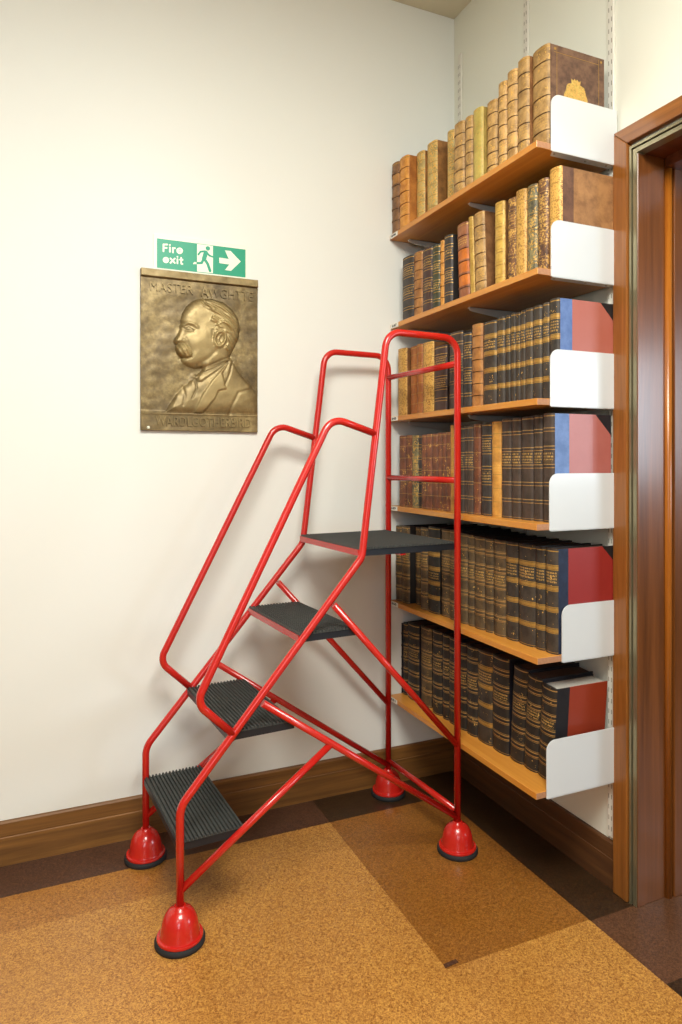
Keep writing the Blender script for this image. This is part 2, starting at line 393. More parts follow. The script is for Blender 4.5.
# style: leather pair, band kind, band heights (fractions), band thickness, title panels, tooling, side colours, wording
S = {
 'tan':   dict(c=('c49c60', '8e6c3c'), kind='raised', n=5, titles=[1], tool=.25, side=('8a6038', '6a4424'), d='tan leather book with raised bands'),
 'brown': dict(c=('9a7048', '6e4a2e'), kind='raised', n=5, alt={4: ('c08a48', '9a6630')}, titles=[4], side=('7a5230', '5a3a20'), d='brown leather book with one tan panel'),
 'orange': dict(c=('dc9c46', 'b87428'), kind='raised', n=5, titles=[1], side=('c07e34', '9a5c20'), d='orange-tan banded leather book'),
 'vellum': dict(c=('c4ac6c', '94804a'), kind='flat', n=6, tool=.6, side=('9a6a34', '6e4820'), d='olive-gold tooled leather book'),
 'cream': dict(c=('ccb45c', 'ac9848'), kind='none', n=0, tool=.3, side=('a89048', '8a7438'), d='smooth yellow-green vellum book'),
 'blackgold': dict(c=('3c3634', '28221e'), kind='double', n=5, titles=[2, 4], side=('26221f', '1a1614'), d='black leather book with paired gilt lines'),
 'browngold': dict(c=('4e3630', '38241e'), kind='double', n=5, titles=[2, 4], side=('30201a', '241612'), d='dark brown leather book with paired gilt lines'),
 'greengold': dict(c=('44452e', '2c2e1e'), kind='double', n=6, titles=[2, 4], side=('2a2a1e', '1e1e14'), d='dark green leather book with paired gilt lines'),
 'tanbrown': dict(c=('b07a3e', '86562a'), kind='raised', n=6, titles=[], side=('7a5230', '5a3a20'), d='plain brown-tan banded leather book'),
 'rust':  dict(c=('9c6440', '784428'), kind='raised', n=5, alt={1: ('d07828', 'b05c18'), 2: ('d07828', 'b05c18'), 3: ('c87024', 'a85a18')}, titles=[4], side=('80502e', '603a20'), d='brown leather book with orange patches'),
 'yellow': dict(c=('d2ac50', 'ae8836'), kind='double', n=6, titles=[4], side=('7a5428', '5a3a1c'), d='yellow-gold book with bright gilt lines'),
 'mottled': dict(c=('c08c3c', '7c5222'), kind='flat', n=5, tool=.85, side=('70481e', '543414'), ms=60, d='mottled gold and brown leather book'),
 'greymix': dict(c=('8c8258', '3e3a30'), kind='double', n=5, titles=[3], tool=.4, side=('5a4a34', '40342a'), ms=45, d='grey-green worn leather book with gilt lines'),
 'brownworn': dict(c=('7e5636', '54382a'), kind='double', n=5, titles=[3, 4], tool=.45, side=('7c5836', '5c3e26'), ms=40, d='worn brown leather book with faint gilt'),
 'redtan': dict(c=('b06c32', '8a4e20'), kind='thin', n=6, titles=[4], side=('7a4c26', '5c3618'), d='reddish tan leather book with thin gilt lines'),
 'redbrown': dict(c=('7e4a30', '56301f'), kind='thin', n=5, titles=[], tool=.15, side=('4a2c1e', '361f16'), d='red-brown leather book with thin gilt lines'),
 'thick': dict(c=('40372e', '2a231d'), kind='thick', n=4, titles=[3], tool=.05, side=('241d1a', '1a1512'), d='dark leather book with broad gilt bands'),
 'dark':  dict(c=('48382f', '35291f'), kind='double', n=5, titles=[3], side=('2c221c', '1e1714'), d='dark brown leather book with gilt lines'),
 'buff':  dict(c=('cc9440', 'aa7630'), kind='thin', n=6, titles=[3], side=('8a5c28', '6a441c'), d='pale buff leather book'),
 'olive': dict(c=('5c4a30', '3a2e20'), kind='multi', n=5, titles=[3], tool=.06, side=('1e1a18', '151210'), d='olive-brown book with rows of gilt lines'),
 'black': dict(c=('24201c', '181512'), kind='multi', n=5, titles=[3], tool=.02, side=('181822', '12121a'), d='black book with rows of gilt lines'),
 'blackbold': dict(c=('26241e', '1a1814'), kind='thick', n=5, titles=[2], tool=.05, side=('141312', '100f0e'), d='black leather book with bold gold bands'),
}
def make_book(label, group, xf, yL, yR, z0, ztop, xb, st, lean=0, end=None, light_pages=False, taper=True):
    s = S[st]; T = yL - yR; H = ztop - z0; yc = (yL + yR) / 2
    t = thing('book', label, 'book', (xf, yc, z0), group=group)
    if lean: t.rotation_euler = (math.radians(lean), 0, 0)
    D = xb - xf; hw = T / 2
    rr = min(.30 * T, .013); jx = rr + .001
    ms = s.get('ms', 30); tool = s.get('tool', 0)
    mats = [leather(*s['c'], tool=tool, mscale=ms), leather(*s['c'], tool=tool, title=True, mscale=ms), M['gilt_dull'] if s['kind'] == 'multi' or st in ('dark', 'redbrown', 'brownworn') else M['gilt'],
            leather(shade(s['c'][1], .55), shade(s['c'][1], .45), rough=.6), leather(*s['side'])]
    # strips from foot to head: (z0, z1, radius offset, material, titled)
    n = s['n']; kind = s['kind']; rows = []
    bands = [H * (k + 1) / (n + 1) + (.25 * H / (n + 1) if n else 0) * (0.4) for k in range(n)]
    z = 0; edge = .006
    def add(a, b, off, mi): 
        if b > a: rows.append((a, b, off, mi))
    cur = 0
    def panel(a, b, idx):
        alt = s.get('alt', {}).get(idx)
        if alt:
            m = leather(*alt)
            if m not in mats: mats.append(m)
            add(a, b, 0, ('p', mats.index(m))); return
        if idx in s.get('titles', []):
            q = (b - a) * .12; add(a, a + q, 0, 0); add(a + q, b - q, 0, ('t', 1)); add(b - q, b, 0, 0)
        else: add(a, b, 0, 0)
    if kind != 'none':
        add(0, .004, 0, 0); add(.004, .0055, .0002, 2); cur = .0055
    for idx, zb in enumerate(bands):
        if kind == 'raised':
            h = .0055; panel(cur, zb - h / 2 - .0027, idx); add(zb - h / 2 - .0027, zb - h / 2, -.0006, 3); add(zb - h / 2, zb + h / 2, .0024, 0); cur = zb + h / 2  # dark strip below the band: tooled line plus the band's shadow as colour
        elif kind == 'flat':
            panel(cur, zb - .0012, idx); add(zb - .0012, zb + .0012, .0003, 2); cur = zb + .0012
        elif kind == 'thin':
            panel(cur, zb - .0011, idx); add(zb - .0011, zb + .0011, .0006, 2); cur = zb + .0011
        elif kind == 'double':
            panel(cur, zb - .006, idx); add(zb - .006, zb - .0035, .0002, 2); add(zb - .0035, zb + .0035, .0012, 0); add(zb + .0035, zb + .006, .0002, 2); cur = zb + .006
        elif kind == 'multi':
            panel(cur, zb - .0105, idx); a = zb - .0105
            for w_, off, mi in ((.0012, .0002, 2), (.0022, 0, 0), (.0034, .0004, 2), (.0074, .0014, 0), (.0034, .0004, 2), (.0022, 0, 0), (.0012, .0002, 2)):
                add(a, a + w_, off, mi); a += w_
            cur = a
        elif kind == 'thick':
            panel(cur, zb - .008, idx); add(zb - .008, zb - .0055, .0002, 2); add(zb - .0055, zb - .0045, 0, 0); add(zb - .0045, zb + .0045, .001, 2); add(zb + .0045, zb + .0055, 0, 0); add(zb + .0055, zb + .008, .0002, 2); cur = zb + .008
    if kind != 'none':
        panel(cur, H - .009, n); add(H - .009, H - .006, .0002, 2); add(H - .006, H, 0, 0)
    else: add(0, H, 0, 0)
    NS = 8; bm = bmesh.new()
    def arc(off):
        return [(-cos(a) * (rr + off) + jx, sin(a) * (hw + off * .25)) for a in [(-1 + 2 * k / NS) * pi / 2 for k in range(NS + 1)]]
    prev = None; last = None
    for (a, b, off, mi) in rows:
        A = [bm.verts.new((x, y, a)) for x, y in arc(off)]; B = [bm.verts.new((x, y, b)) for x, y in arc(off)]
        if prev:
            for k in range(NS):
                f = bm.faces.new((prev[k + 1], prev[k], A[k], A[k + 1])); f.material_index = 0; f.smooth = True
        else:
            bm.faces.new(A).material_index = 0
        for k in range(NS):
            f = bm.faces.new((A[k + 1], A[k], B[k], B[k + 1])); f.smooth = True
            if isinstance(mi, tuple): f.material_index = mi[1] if (1 <= k <= NS - 2) or mi[0] == 'p' else 0
            else: f.material_index = mi
        prev = B
    f = bm.faces.new(prev[::-1]); f.material_index = 0
    bmesh.ops.recalc_face_normals(bm, faces=bm.faces[:])
    if st == 'vellum' or st == 'cream': pass
    obj('spine', bm, mats, t, smooth=True, angle=38)
    # the two boards; the leather of the spine runs a little way over each
    bt = min(.0032, T * .16); sq = .003
    for sgn in (-1, 1):
        bm = bmesh.new(); ya, yb = (-hw, -hw + bt) if sgn < 0 else (hw - bt, hw)
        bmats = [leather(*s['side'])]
        lw = jx + (.042 if T > .02 else .03)
        if end and sgn < 0:
            bmats = [leather(*end['strip']), cloth(*end['cloth']) if end.get('is_cloth', True) else leather(*end['cloth']), leather(*end.get('corner', end['strip']))]
            lw = jx + end['lw']
            box(bm, jx, lw, ya, yb, sq * .3, H - sq * .3, 0)
            if end.get('corner'):
                c = end['cs']; X0, X1, Z0, Z1 = lw + .0003, D, sq * .3, H - sq * .3
                prism(bm, [(X0, Z0), (X1 - c, Z0), (X1, Z0 + c), (X1, Z1 - c), (X1 - c, Z1), (X0, Z1)], 'y', ya, yb, 1)
                prism(bm, [(X1 - c + .0003, Z1), (X1, Z1 - c + .0003), (X1, Z1)], 'y', ya, yb, 2)
                prism(bm, [(X1 - c + .0003, Z0), (X1, Z0 + c - .0003), (X1, Z0)], 'y', ya, yb, 2)
            else: box(bm, lw + .0003, D, ya, yb, sq * .3, H - sq * .3, 1)
        else:
            box(bm, jx, D, ya, yb, sq * .3, H - sq * .3, 0)
        bmesh.ops.recalc_face_normals(bm, faces=bm.faces[:])
        brd = obj('cover_board', bm, bmats, t)
        if end and sgn < 0 and end.get('crest'):
            g = bmesh.new(); yy = -hw - .0004
            def ln(x0, x1, z0_, z1_): box(g, x0, x1, yy, -hw + .0002, z0_, z1_)
            i1 = .022
            xa, xc, za, zc = jx + i1 * .6, D - i1, i1, H - i1
            ln(xa, xc, zc, zc + .0012); ln(xa, xc, za, za + .0012); ln(xa + .01, xa + .0112, .006, H - .006); ln(xc, xc + .0012, .006, H - .006)
            for (cx, cz) in ((xa + .004, zc + .010), (xc + .010, zc + .010)):
                pts = [(cx + .0042 * cos(q * pi / 5), cz + .0042 * sin(q * pi / 5)) for q in range(10)]
                prism(g, pts, 'y', yy, -hw + .0002)
            obj('gilt_rules', g, M['gilt'], brd)
            g = bmesh.new(); cx, cz = D * .50, H * .52
            pts = []
            for q in range(48):
                a = q * 2 * pi / 48; r = 1 + .05 * cos(8 * a)
                pts.append((cx + .042 * r * cos(a), cz + .004 + .046 * r * sin(a)))
            prism(g, pts, 'y', yy, -hw + .0002)
            pts = [(cx - .014, cz + .036), (cx + .014, cz + .036), (cx + .018, cz + .057), (cx + .010, cz + .053), (cx + .005, cz + .059), (cx, cz + .054), (cx - .005, cz + .059), (cx - .010, cz + .053), (cx - .018, cz + .057)]
            prism(g, pts, 'y', yy - .0001, -hw + .0002)
            for q in range(5):
                a = pi * .2 + q * pi * .15
            obj('gilt_crest', g, leather('d8b860', 'a88438', tool=.6, mscale=120), brd)
    bm = bmesh.new(); box(bm, jx + .0005, D - .005, -hw + bt + .0002, hw - bt - .0002, .004, H - .0045)
    obj('page_block', bm, M['pages_light'] if light_pages else M['pages_dark'], t)
    return t

END = {
 0: dict(strip=('6a4a34', '4c3224'), cloth=('7a5a44', '50362a'), is_cloth=False, lw=.004, crest=True),
 1: dict(strip=('6e4c38', '4e3428'), cloth=('a07448', '7c5634'), is_cloth=False, lw=.040),
 2: dict(strip=('627cae', '4e689a'), cloth=('b46a5c', 'a85a48'), corner=('1c1818', '121010'), lw=.044, cs=.052),  # strip and cloth paler: glare on the cover is mixed into their colours
 3: dict(strip=('6a84b4', '56709e'), cloth=('b26a62', 'a45a50'), corner=('1c1a20', '121216'), lw=.052, cs=.060),  # again a paler strip and cloth, with the glare painted in
 4: dict(strip=('1e2a42', '141c30'), cloth=('982c26', '8a2420'), corner=('141214', '0e0c0e'), lw=.036, cs=.045),
 5: dict(strip=('18161a', '100f12'), cloth=('96381f', '8a3018'), lw=.046),
}
# per shelf: (left px, right px, head px, style[, gap px at which the next book's spine starts when this one's side shows])
BK = [
 [(389.3, 399.8, 161, 'brown'), (400.4, 409.2, 154.4, 'orange', 417.2), (417.6, 425, 150, 'vellum', 427.8), (428, 437.4, 139.4, 'vellum', 448.2),
  (448.5, 455, 129, 'vellum'), (455.2, 464.8, 120, 'tan'), (466.4, 473.6, 114.7, 'tan'), (474, 483.5, 106, 'cream', 487), (488, 498, 98.3, 'tan'),
  (499.5, 507.7, 80, 'tan'), (508, 517.9, 68, 'tan'), (518.4, 529.6, 55.4, 'tan', 533.2), (533.4, 550, 42.7, 'tan')],
 [(403.4, 413.8, 254.3, 'blackgold'), (415, 423, 250.5, 'tanbrown'), (423, 432.6, 246.6, 'browngold'), (433.5, 440.5, 244, 'greengold'), (440.7, 444.9, 240, 'orange'),
  (445, 453, 234, 'blackgold'), (460.0, 470.3, 220.4, 'rust', 0, -2.6), (470.6, 476, 215, 'yellow', 0, -2.6), (476.2, 486.8, 209.5, 'tan', 0, -2.6),
  (496, 505.2, 200.3, 'yellow', 508), (508.7, 516.7, 197, 'brownworn'), (516.9, 527.2, 187.9, 'mottled'), (527.8, 538, 183.2, 'greymix'), (538.4, 549, 177.2, 'brownworn'), (549.2, 562.5, 165.3, 'mottled')],
 [(398.9, 407.2, 347.6, 'mottled', 411.2), (411.4, 418, 346, 'redtan'), (418, 423.3, 343.6, 'redtan'), (423.5, 434, 341, 'mottled'), (434.9, 447, 344.6, 'browngold'),
  (450, 463, 330.5, 'dark'), (464.5, 472, 332, 'blackgold'), (472, 483, 323, 'tanbrown'), (483, 496.7, 319.8, 'thick'), (497.6, 505.6, 316.6, 'thick'), (505.6, 510.7, 315, 'thick'),
  (511, 515.8, 312.6, 'thick'), (515.8, 520.6, 311.8, 'thick'), (520.6, 525.8, 310, 'thick'), (525.8, 533.5, 307.4, 'thick'), (533.5, 542.7, 304.8, 'thick'), (542.7, 550, 302, 'thick'), (550, 560.3, 297.5, 'thick')],
 [(400.6, 406.2, 435.7, 'redbrown'), (407.5, 413, 435, 'redbrown'), (413, 419, 435, 'greymix'), (419, 422.3, 435, 'blackgold'), (422.3, 427, 434.6, 'redbrown'), (427, 432.5, 434, 'redbrown'),
  (432.9, 438, 433.6, 'redbrown'), (438, 442, 432.7, 'redbrown'), (442, 446.4, 432.5, 'redbrown'), (446.4, 450.7, 432, 'redbrown'), (450.7, 454.6, 425, 'buff'), (455.5, 464.5, 426.6, 'dark'), (464.5, 468, 426, 'dark'),
  (468, 474, 425.6, 'dark'), (474.2, 481.2, 424, 'redbrown'), (482.6, 492, 422.8, 'blackgold'), (492.4, 502, 421.3, 'buff'), (502.4, 512, 418.5, 'dark'), (512.2, 521.5, 417.8, 'dark'),
  (521.7, 533.9, 416.2, 'dark'), (534.1, 543.2, 415, 'dark'), (543.4, 554.7, 412.9, 'dark')],
 [(395.8, 402.1, 526.2, 'olive'), (402.4, 409.8, 526.5, 'olive', 416.4), (416.7, 421.7, 528, 'olive'), (421.9, 428.3, 528, 'olive'), (428.5, 439.8, 527.5, 'blackbold', 442), (442.4, 450.3, 529.5, 'olive'), (450.6, 460.6, 531, 'olive'),
  (461, 468.5, 534, 'olive'), (468.7, 475, 535.5, 'olive'), (475.3, 485.5, 537.6, 'olive'), (485.7, 494, 539.3, 'olive'), (494.3, 506, 541, 'olive'), (506.3, 518.3, 543, 'thick'), (519.5, 535.7, 546, 'thick'),
  (535.9, 545.9, 547.3, 'thick'), (546, 558.2, 549, 'thick')],
 [(399.4, 404, 622.6, 'black'), (404.1, 408.3, 623.5, 'black'), (408.5, 419, 625.5, 'black', 421.4), (421.7, 431.9, 629, 'olive'), (433.4, 442.2, 632, 'black'), (443.7, 449.6, 635, 'black'), (450.2, 459, 639, 'black'),
  (460.5, 467.2, 643.8, 'black'), (467.4, 477.8, 648, 'black'), (478.5, 492.6, 653.4, 'thick'), (493, 509, 659.6, 'black'), (510.6, 523.6, 667.5, 'black', 0, 4.2), (523.9, 537.7, 676.3, 'black', 0, 4.2), (538.2, 552.5, 686.5, 'black', 0, 4.2)],
]
FR = [(-.280, -.2385), (-.262, -.196), (-.270, -.204), (-.268, -.2216), (-.262, -.212), (-.232, -.205)]
ENDX = [-.030, -.009, -.006, -.013, -.006, -.017]
shelfname = ['the top shelf', 'the second shelf', 'the third shelf', 'the fourth shelf', 'the fifth shelf', 'the bottom shelf']
ordinal = ['first', 'second', 'third', 'fourth', 'fifth', 'sixth', 'seventh', 'eighth', 'ninth', 'tenth', 'eleventh', 'twelfth', 'thirteenth', 'fourteenth', 'fifteenth', 'sixteenth', 'seventeenth', 'eighteenth', 'nineteenth', 'twentieth', 'twenty-first', 'twenty-second']
for si, row in enumerate(BK):
    z0 = SZ[si] + TT + .0004; pxa, pxb = row[0][0], row[-1][1]; n = len(row); L = []
    for i, b in enumerate(row):
        pl, pr_, py, st = b[:4]; gap = b[4] if len(b) > 4 else 0; lean = b[5] if len(b) > 5 else 0
        xf = FR[si][0] + (FR[si][1] - FR[si][0]) * ((pl - pxa) / (pxb - pxa))
        if i and L[-1]['gap']:
            q = L[-1]; Y = q['yR'] - .0008
            xs_ = CAM.x + (Y - CAM.y) / ((FW + RT * (pl - 341) / F).y / (FW + RT * (pl - 341) / F).x)
            xf = max(xf, min(xs_, xf + .05)) 
        rr = min(.30 * (y_at(pl, xf) - y_at(pr_, xf)), .013)
        yl, yr = y_at(pl, xf), y_at(pr_, xf); xf -= rr
        yl = min(yl, WY - .004)
        if i and yl > L[-1]['yR'] - (.0012 if lean else .0006):
            yl = L[-1]['yR'] - (.0012 if lean else .0006)
        if i and not L[-1]['gap'] and not lean and not L[-1]['lean'] and L[-1]['yR'] - yl > .0012 and L[-1]['yR'] - yl < .03 and (pl - row[i - 1][1]) < .8:
            L[-1]['yR'] = yl + .0008
        zt = z_at(py, xf + rr, yr)
        L.append(dict(xf=xf, yL=yl, yR=yr, zt=zt, st=st, gap=gap, lean=lean))
    for i, q in enumerate(L):
        H = q['zt'] - z0
        if si: q['zt'] = min(q['zt'], SZ[si - 1] - .006); H = q['zt'] - z0
        D = max(.12, min(.235, H * .72)); xb = min(q['xf'] + D, -.012)
        last = i == n - 1
        if last: xb = ENDX[si]
        if last: q['yR'] = max(q['yR'], -.8655) if not q['lean'] else q['yR']
        d = S[q['st']]['d']
        if last: extra = ['brown gold-crested', 'large plain brown leather', 'pink-sided blue-backed', 'rose-sided blue-backed', 'crimson-sided navy-backed', 'leaning rust-red pale-paged'][si]; lab = f'{extra} book against the white end plate of {shelfname[si]}'
        else: lab = f'{d}, {ordinal[i]} from the corner, {shelfname[si][4:]}'
        z_b = z0 + (abs(sin(math.radians(q['lean']))) * (q['yL'] - q['yR']) / 2 if q['lean'] else 0)
        if q['lean']: q['zt'] = z0 + (q['zt'] - z0) / cos(math.radians(q['lean'])) 
        make_book(lab, f'old books on {shelfname[si]}', q['xf'], q['yL'], q['yR'], z_b, q['zt'], xb, q['st'], q['lean'], END[si] if last else None, si == 5 and last)

# ------------------------------------------------------------------ the red library steps
lth = .070
lad = thing('library_steps', 'tall red tubular steel library steps with black ribbed treads on four bell feet', 'step ladder', (-.3133 - .917 * cos(lth), -.4955 - .917 * sin(lth), 0), lth)
W = .433; R = .0112
for w in (0, W):
    P = lambda u, z: (u, w, z)
    pts = fillet([P(0, .07), P(0, .358), P(.556, .988), P(.646, 1.684), P(.917, 1.684), P(.917, .07)], [0, .07, .05, .055, .055, 0], 9)
    bm = bmesh.new(); sweep(bm, pts, R, 18); obj('side_frame', bm, M['red'], lad)
    pts = fillet([P(.601, 1.366), P(.452, 1.412), P(.044, .628), P(.148, .527)], [0, .055, .045, 0], 9)
    bm = bmesh.new(); sweep(bm, pts, R, 18); obj('handrail', bm, M['red'], lad)
    for a, b in (((.235, .597), (.915, .112)), ((.46, .853), (.915, .349)), ((.004, .138), (.45, .440))):
        bm = bmesh.new(); sweep(bm, [P(*a), P(*b)], R * .93, 14); obj('brace', bm, M['red'], lad)
    for u in (0, .917):
        bm = bmesh.new()
        lathe(bm, [(.0, .0155), (.0605, .0155), (.0615, .019), (.060, .0225), (.0535, .0235), (.0515, .028), (.0500, .045), (.0455, .064), (.037, .080), (.026, .090), (.0165, .0945), (.0145, .099), (.0, .099)], (u, w, 0), 40)
        f_ = obj('foot', bm, M['red'], lad, smooth=True, angle=50)
        bm = bmesh.new(); lathe(bm, [(.0, 0), (.064, 0), (.0665, .003), (.0665, .011), (.063, .0152), (.0, .0152)], (u, w, 0), 40)
        obj('rubber_ring', bm, M['rubber'], f_, smooth=True, angle=50)
for z in (1.602, 1.218):
    bm = bmesh.new(); sweep(bm, [(.917, 0, z), (.917, W, z)], R * .93, 14); obj('guard_bar', bm, M['red'], lad)
bm = bmesh.new(); sweep(bm, [(.917, 0, .130), (.917, W, .130)], R * .93, 14); obj('crossbar', bm, M['red'], lad)
def step(u0, u1, z, e0=.008, front='red', bars=0):
    e1 = W - e0
    n = max(8, int(round((u1 - u0) / .0112))); p = (u1 - u0) / n; h = .006
    poly = [(u0, z - .007)]
    for k in range(n):
        a = u0 + k * p
        poly += [(a, z - h), (a + p * .18, z), (a + p * .55, z), (a + p * .73, z - h)]
    poly += [(u1, z - h), (u1, z - .007)]
    bm = bmesh.new()
    # the ribbed top: ridges running from side to side
    A = [bm.verts.new((u, e0, q)) for u, q in poly]; B = [bm.verts.new((u, e1, q)) for u, q in poly]
    bm.faces.new(A[::-1]); bm.faces.new(B)
    for i in range(len(poly)):
        j = (i + 1) % len(poly); bm.faces.new((A[i], A[j], B[j], B[i]))
    bmesh.ops.recalc_face_normals(bm, faces=bm.faces[:])
    t_ = obj('step_tread', bm, M['tread'], lad)
    bm = bmesh.new(); tz = z - .0072
    box(bm, u0, u1, e0 + .001, e0 + .003, tz - .020, tz); box(bm, u0, u1, e1 - .003, e1 - .001, tz - .020, tz); box(bm, u0 + .001, u1 - .001, e0 + .001, e1 - .001, tz - .003, tz - .0005)
    box(bm, u1 - .003, u1 - .001, e0 + .001, e1 - .001, tz - .020, tz)
    obj('step_pan', bm, M['tread_side'], t_)
    bm = bmesh.new(); box(bm, u0 - .003, u0 - .0003, e0, e1, tz - .018, tz + .001); box(bm, u0, u0 + .02, e0, e1, tz - .018, tz - .0155)
    for uu in [u0 + .42 * (u1 - u0)][:bars]: box(bm, uu, uu + .02, e0 + .004, e1 - .004, tz - .026, tz - .0205)
    obj('step_support', bm, M[front], t_)
step(-.004, .182, .266, .002, 'tread_side'); step(.136, .334, .534, .004, 'tread_side'); step(.349, .538, .780, .004); step(.547, .907, 1.018, .002, 'red', 1)

# ------------------------------------------------------------------ fire exit sign
SX0, SX1, SZ0, SZ1 = -1.2135, -.8815, 1.9445, 2.066
sign = thing('fire_exit_sign', 'green and white fire exit sign with running figure and arrow above the bronze plaque', 'sign', ((SX0 + SX1) / 2, WY, SZ0))
sw, sh = SX1 - SX0, SZ1 - SZ0
obj('backing', bbox(-sw / 2, sw / 2, -.004, 0, 0, sh, .0005, 1), M['sign_white'], sign)
def su(X): return -sw / 2 + sw * (X - 25) / 640.
def sz(X, Y):
    u = (X - 25) / 640.; top = 10 + 80 * u; Hh = 246 - 34 * u
    return sh * (1 - (Y - top) / Hh)
bm = bmesh.new(); box(bm, -sw / 2 + sw * .036, sw / 2 - sw * .016, -.0046, -.004, sh * .04, sh * .875); gp = obj('green_field', bm, M['sign_green'], sign)
bm = bmesh.new(); box(bm, su(315), su(424), -.0050, -.0046, sh * .055, sh * .86); obj('doorway_symbol', bm, M['sign_white'], sign)
def strokes(bm, lines, ya, yb):
    for pts, w in lines:
        yb0 = yb
        w2 = w / 640 * sw / 2
        P = [(su(X), sz(X, Y)) for X, Y in pts]
        for (ax, az), (bx, bz) in zip(P, P[1:]):
            L_ = math.hypot(bx - ax, bz - az); dx, dz = (bx - ax) / L_, (bz - az) / L_; ang = math.atan2(dz, dx)
            poly = [(bx + w2 * cos(ang + q), bz + w2 * sin(ang + q)) for q in [(-.5 + k / 6) * pi for k in range(7)]]
            poly += [(ax + w2 * cos(ang + q), az + w2 * sin(ang + q)) for q in [(.5 + k / 6) * pi for k in range(7)]]
            ya -= .000025; prism(bm, poly, 'y', ya, yb)
def letter(ch, X0, X1, Y0, Y1, w=11.5, drop=0):
    # one block letter drawn with strokes in a box X0..X1, Y0 (x-height or cap line)..Y1 (base line)
    h = w / 2; l, rgt, t_, b_ = X0 + h, X1 - h, Y0 + h, Y1 - h; m = (t_ + b_) / 2; cx_ = (l + rgt) / 2
    if ch == 'F': L = [[(l, b_), (l, t_), (rgt, t_)], [(l, m), (rgt - 4, m)]]
    elif ch == 'i': L = [[(cx_, b_), (cx_, t_ + 17)], [(cx_, t_ + .5), (cx_ + .1, t_ + .6)]]
    elif ch == 'r': L = [[(l, b_), (l, t_)], [(l, t_ + 8), (l + 5, t_ + 2), (rgt, t_ + 1)]]
    elif ch == 'e':
        rx, ry = (rgt - l) / 2, (b_ - t_) / 2
        L = [[(l, m), (rgt, m)] + [(cx_ + rx * cos(q), m - ry * sin(q)) for q in [k_ * pi / 10 for k_ in range(1, 19)]]]
    elif ch == 'x': L = [[(l, t_), (rgt, b_)], [(rgt, t_), (l, b_)]]
    elif ch == 't': L = [[(cx_ - 1, t_ - 12), (cx_ - 1, b_ - 3), (cx_ + 3, b_), (rgt, b_)], [(l - 1, t_ + 1), (rgt + 1, t_ + 1)]]
    bm = bmesh.new(); strokes(bm, [(q, w) for q in L], -.0050, -.0046)
    return obj('lettering', bm, M['sign_white'], sign)
for a_ in (('F', 85, 121, 80, 138), ('i', 127, 139, 83, 141), ('r', 147, 172, 103, 145), ('e', 176, 220, 105, 149), ('e', 86, 128, 172, 214), ('x', 131, 171, 175, 217), ('i', 177, 189, 162, 219), ('t', 196, 222, 181, 222)):
    letter(*a_)
bm = bmesh.new()
strokes(bm, [([(375, 136), (362, 180)], 29), ([(378, 132), (398, 155), (420, 163)], 12), ([(368, 127), (338, 131), (324, 150)], 12), ([(366, 180), (388, 212), (404, 256)], 19), ([(358, 182), (346, 206), (318, 208)], 16)], -.0054, -.0050)
cx, cz = su(389), sz(389, 108); prism(bm, [(cx + .0080 * cos(q * pi / 10), cz + .0080 * sin(q * pi / 10)) for q in range(20)], 'y', -.0054, -.0050)
obj('running_figure', bm, M['sign_green'], sign)
bm = bmesh.new(); strokes(bm, [([(314, 208), (298, 208)], 13), ([(300, 203), (292, 212)], 7)], -.0050, -.0046); obj('trailing_foot', bm, M['sign_white'], sign)
bm = bmesh.new(); ah = [(468, 168), (535, 176), (508, 120), (548, 124), (620, 192), (550, 253), (508, 248), (538, 212), (468, 204)]
prism(bm, [(su(X), sz(X, Y)) for X, Y in ah], 'y', -.0050, -.0046); obj('arrow', bm, M['sign_white'], sign)

# ------------------------------------------------------------------ bronze plaque with a profile portrait in relief
PX0, PX1, PZ0, PZ1 = -1.257, -.843, 1.387, 1.940
pw, ph = PX1 - PX0, PZ1 - PZ0
NX, NZ = 300, 400
U, V = np.meshgrid(np.linspace(0, 1, NX), np.linspace(0, 1, NZ))     # V from the top down
X = 90 + 500 * U; Y = 205 + 45 * U + V * (700 - 55 * U)
def seg_d(x1, y1, x2, y2):
    dx, dy = x2 - x1, y2 - y1; t = np.clip(((X - x1) * dx + (Y - y1) * dy) / (dx * dx + dy * dy + 1e-9), 0, 1)
    return np.hypot(X - x1 - t * dx, Y - y1 - t * dy)
def poly_sd(P):
    d = np.full(X.shape, 1e9); ins = np.zeros(X.shape, bool)
    for (x1, y1), (x2, y2) in zip(P, P[1:] + P[:1]):
        d = np.minimum(d, seg_d(x1, y1, x2, y2))
        if y1 != y2:
            c = ((y1 > Y) != (y2 > Y)) & (X < (x2 - x1) * (Y - y1) / (y2 - y1) + x1); ins ^= c
    return np.where(ins, d, -d)
def line_d(P):
    d = np.full(X.shape, 1e9)
    for a, b in zip(P, P[1:]): d = np.minimum(d, seg_d(*a, *b))
    return d
def g(d, s): return np.exp(-(d / s) ** 2)
def ell(cx, cy, rx, ry, a=0):
    c, s_ = cos(a), sin(a); x = (X - cx) * c + (Y - cy) * s_; y = -(X - cx) * s_ + (Y - cy) * c
    return np.sqrt((x / rx) ** 2 + (y / ry) ** 2)
def dome(P, s, p=1.0):
    d = np.maximum(poly_sd(P), 0); return 1 - np.exp(-d / s)
head = [(332, 331), (302, 342), (276, 366), (258, 398), (251, 425), (252, 440), (246, 452), (250, 468), (240, 490), (224, 510), (222, 520), (228, 531), (241, 536), (232, 548), (236, 572), (246, 584), (254, 588), (252, 598), (260, 612), (282, 625), (312, 634), (340, 630), (345, 660), (470, 600), (466, 575), (480, 545), (500, 505), (509, 458), (500, 412), (474, 376), (436, 346), (385, 331)]
bust = [(322, 655), (340, 640), (440, 600), (468, 582), (500, 640), (545, 690), (592, 735), (592, 826), (186, 826), (205, 790), (232, 748), (262, 712), (300, 682)]
Z = np.zeros(X.shape)
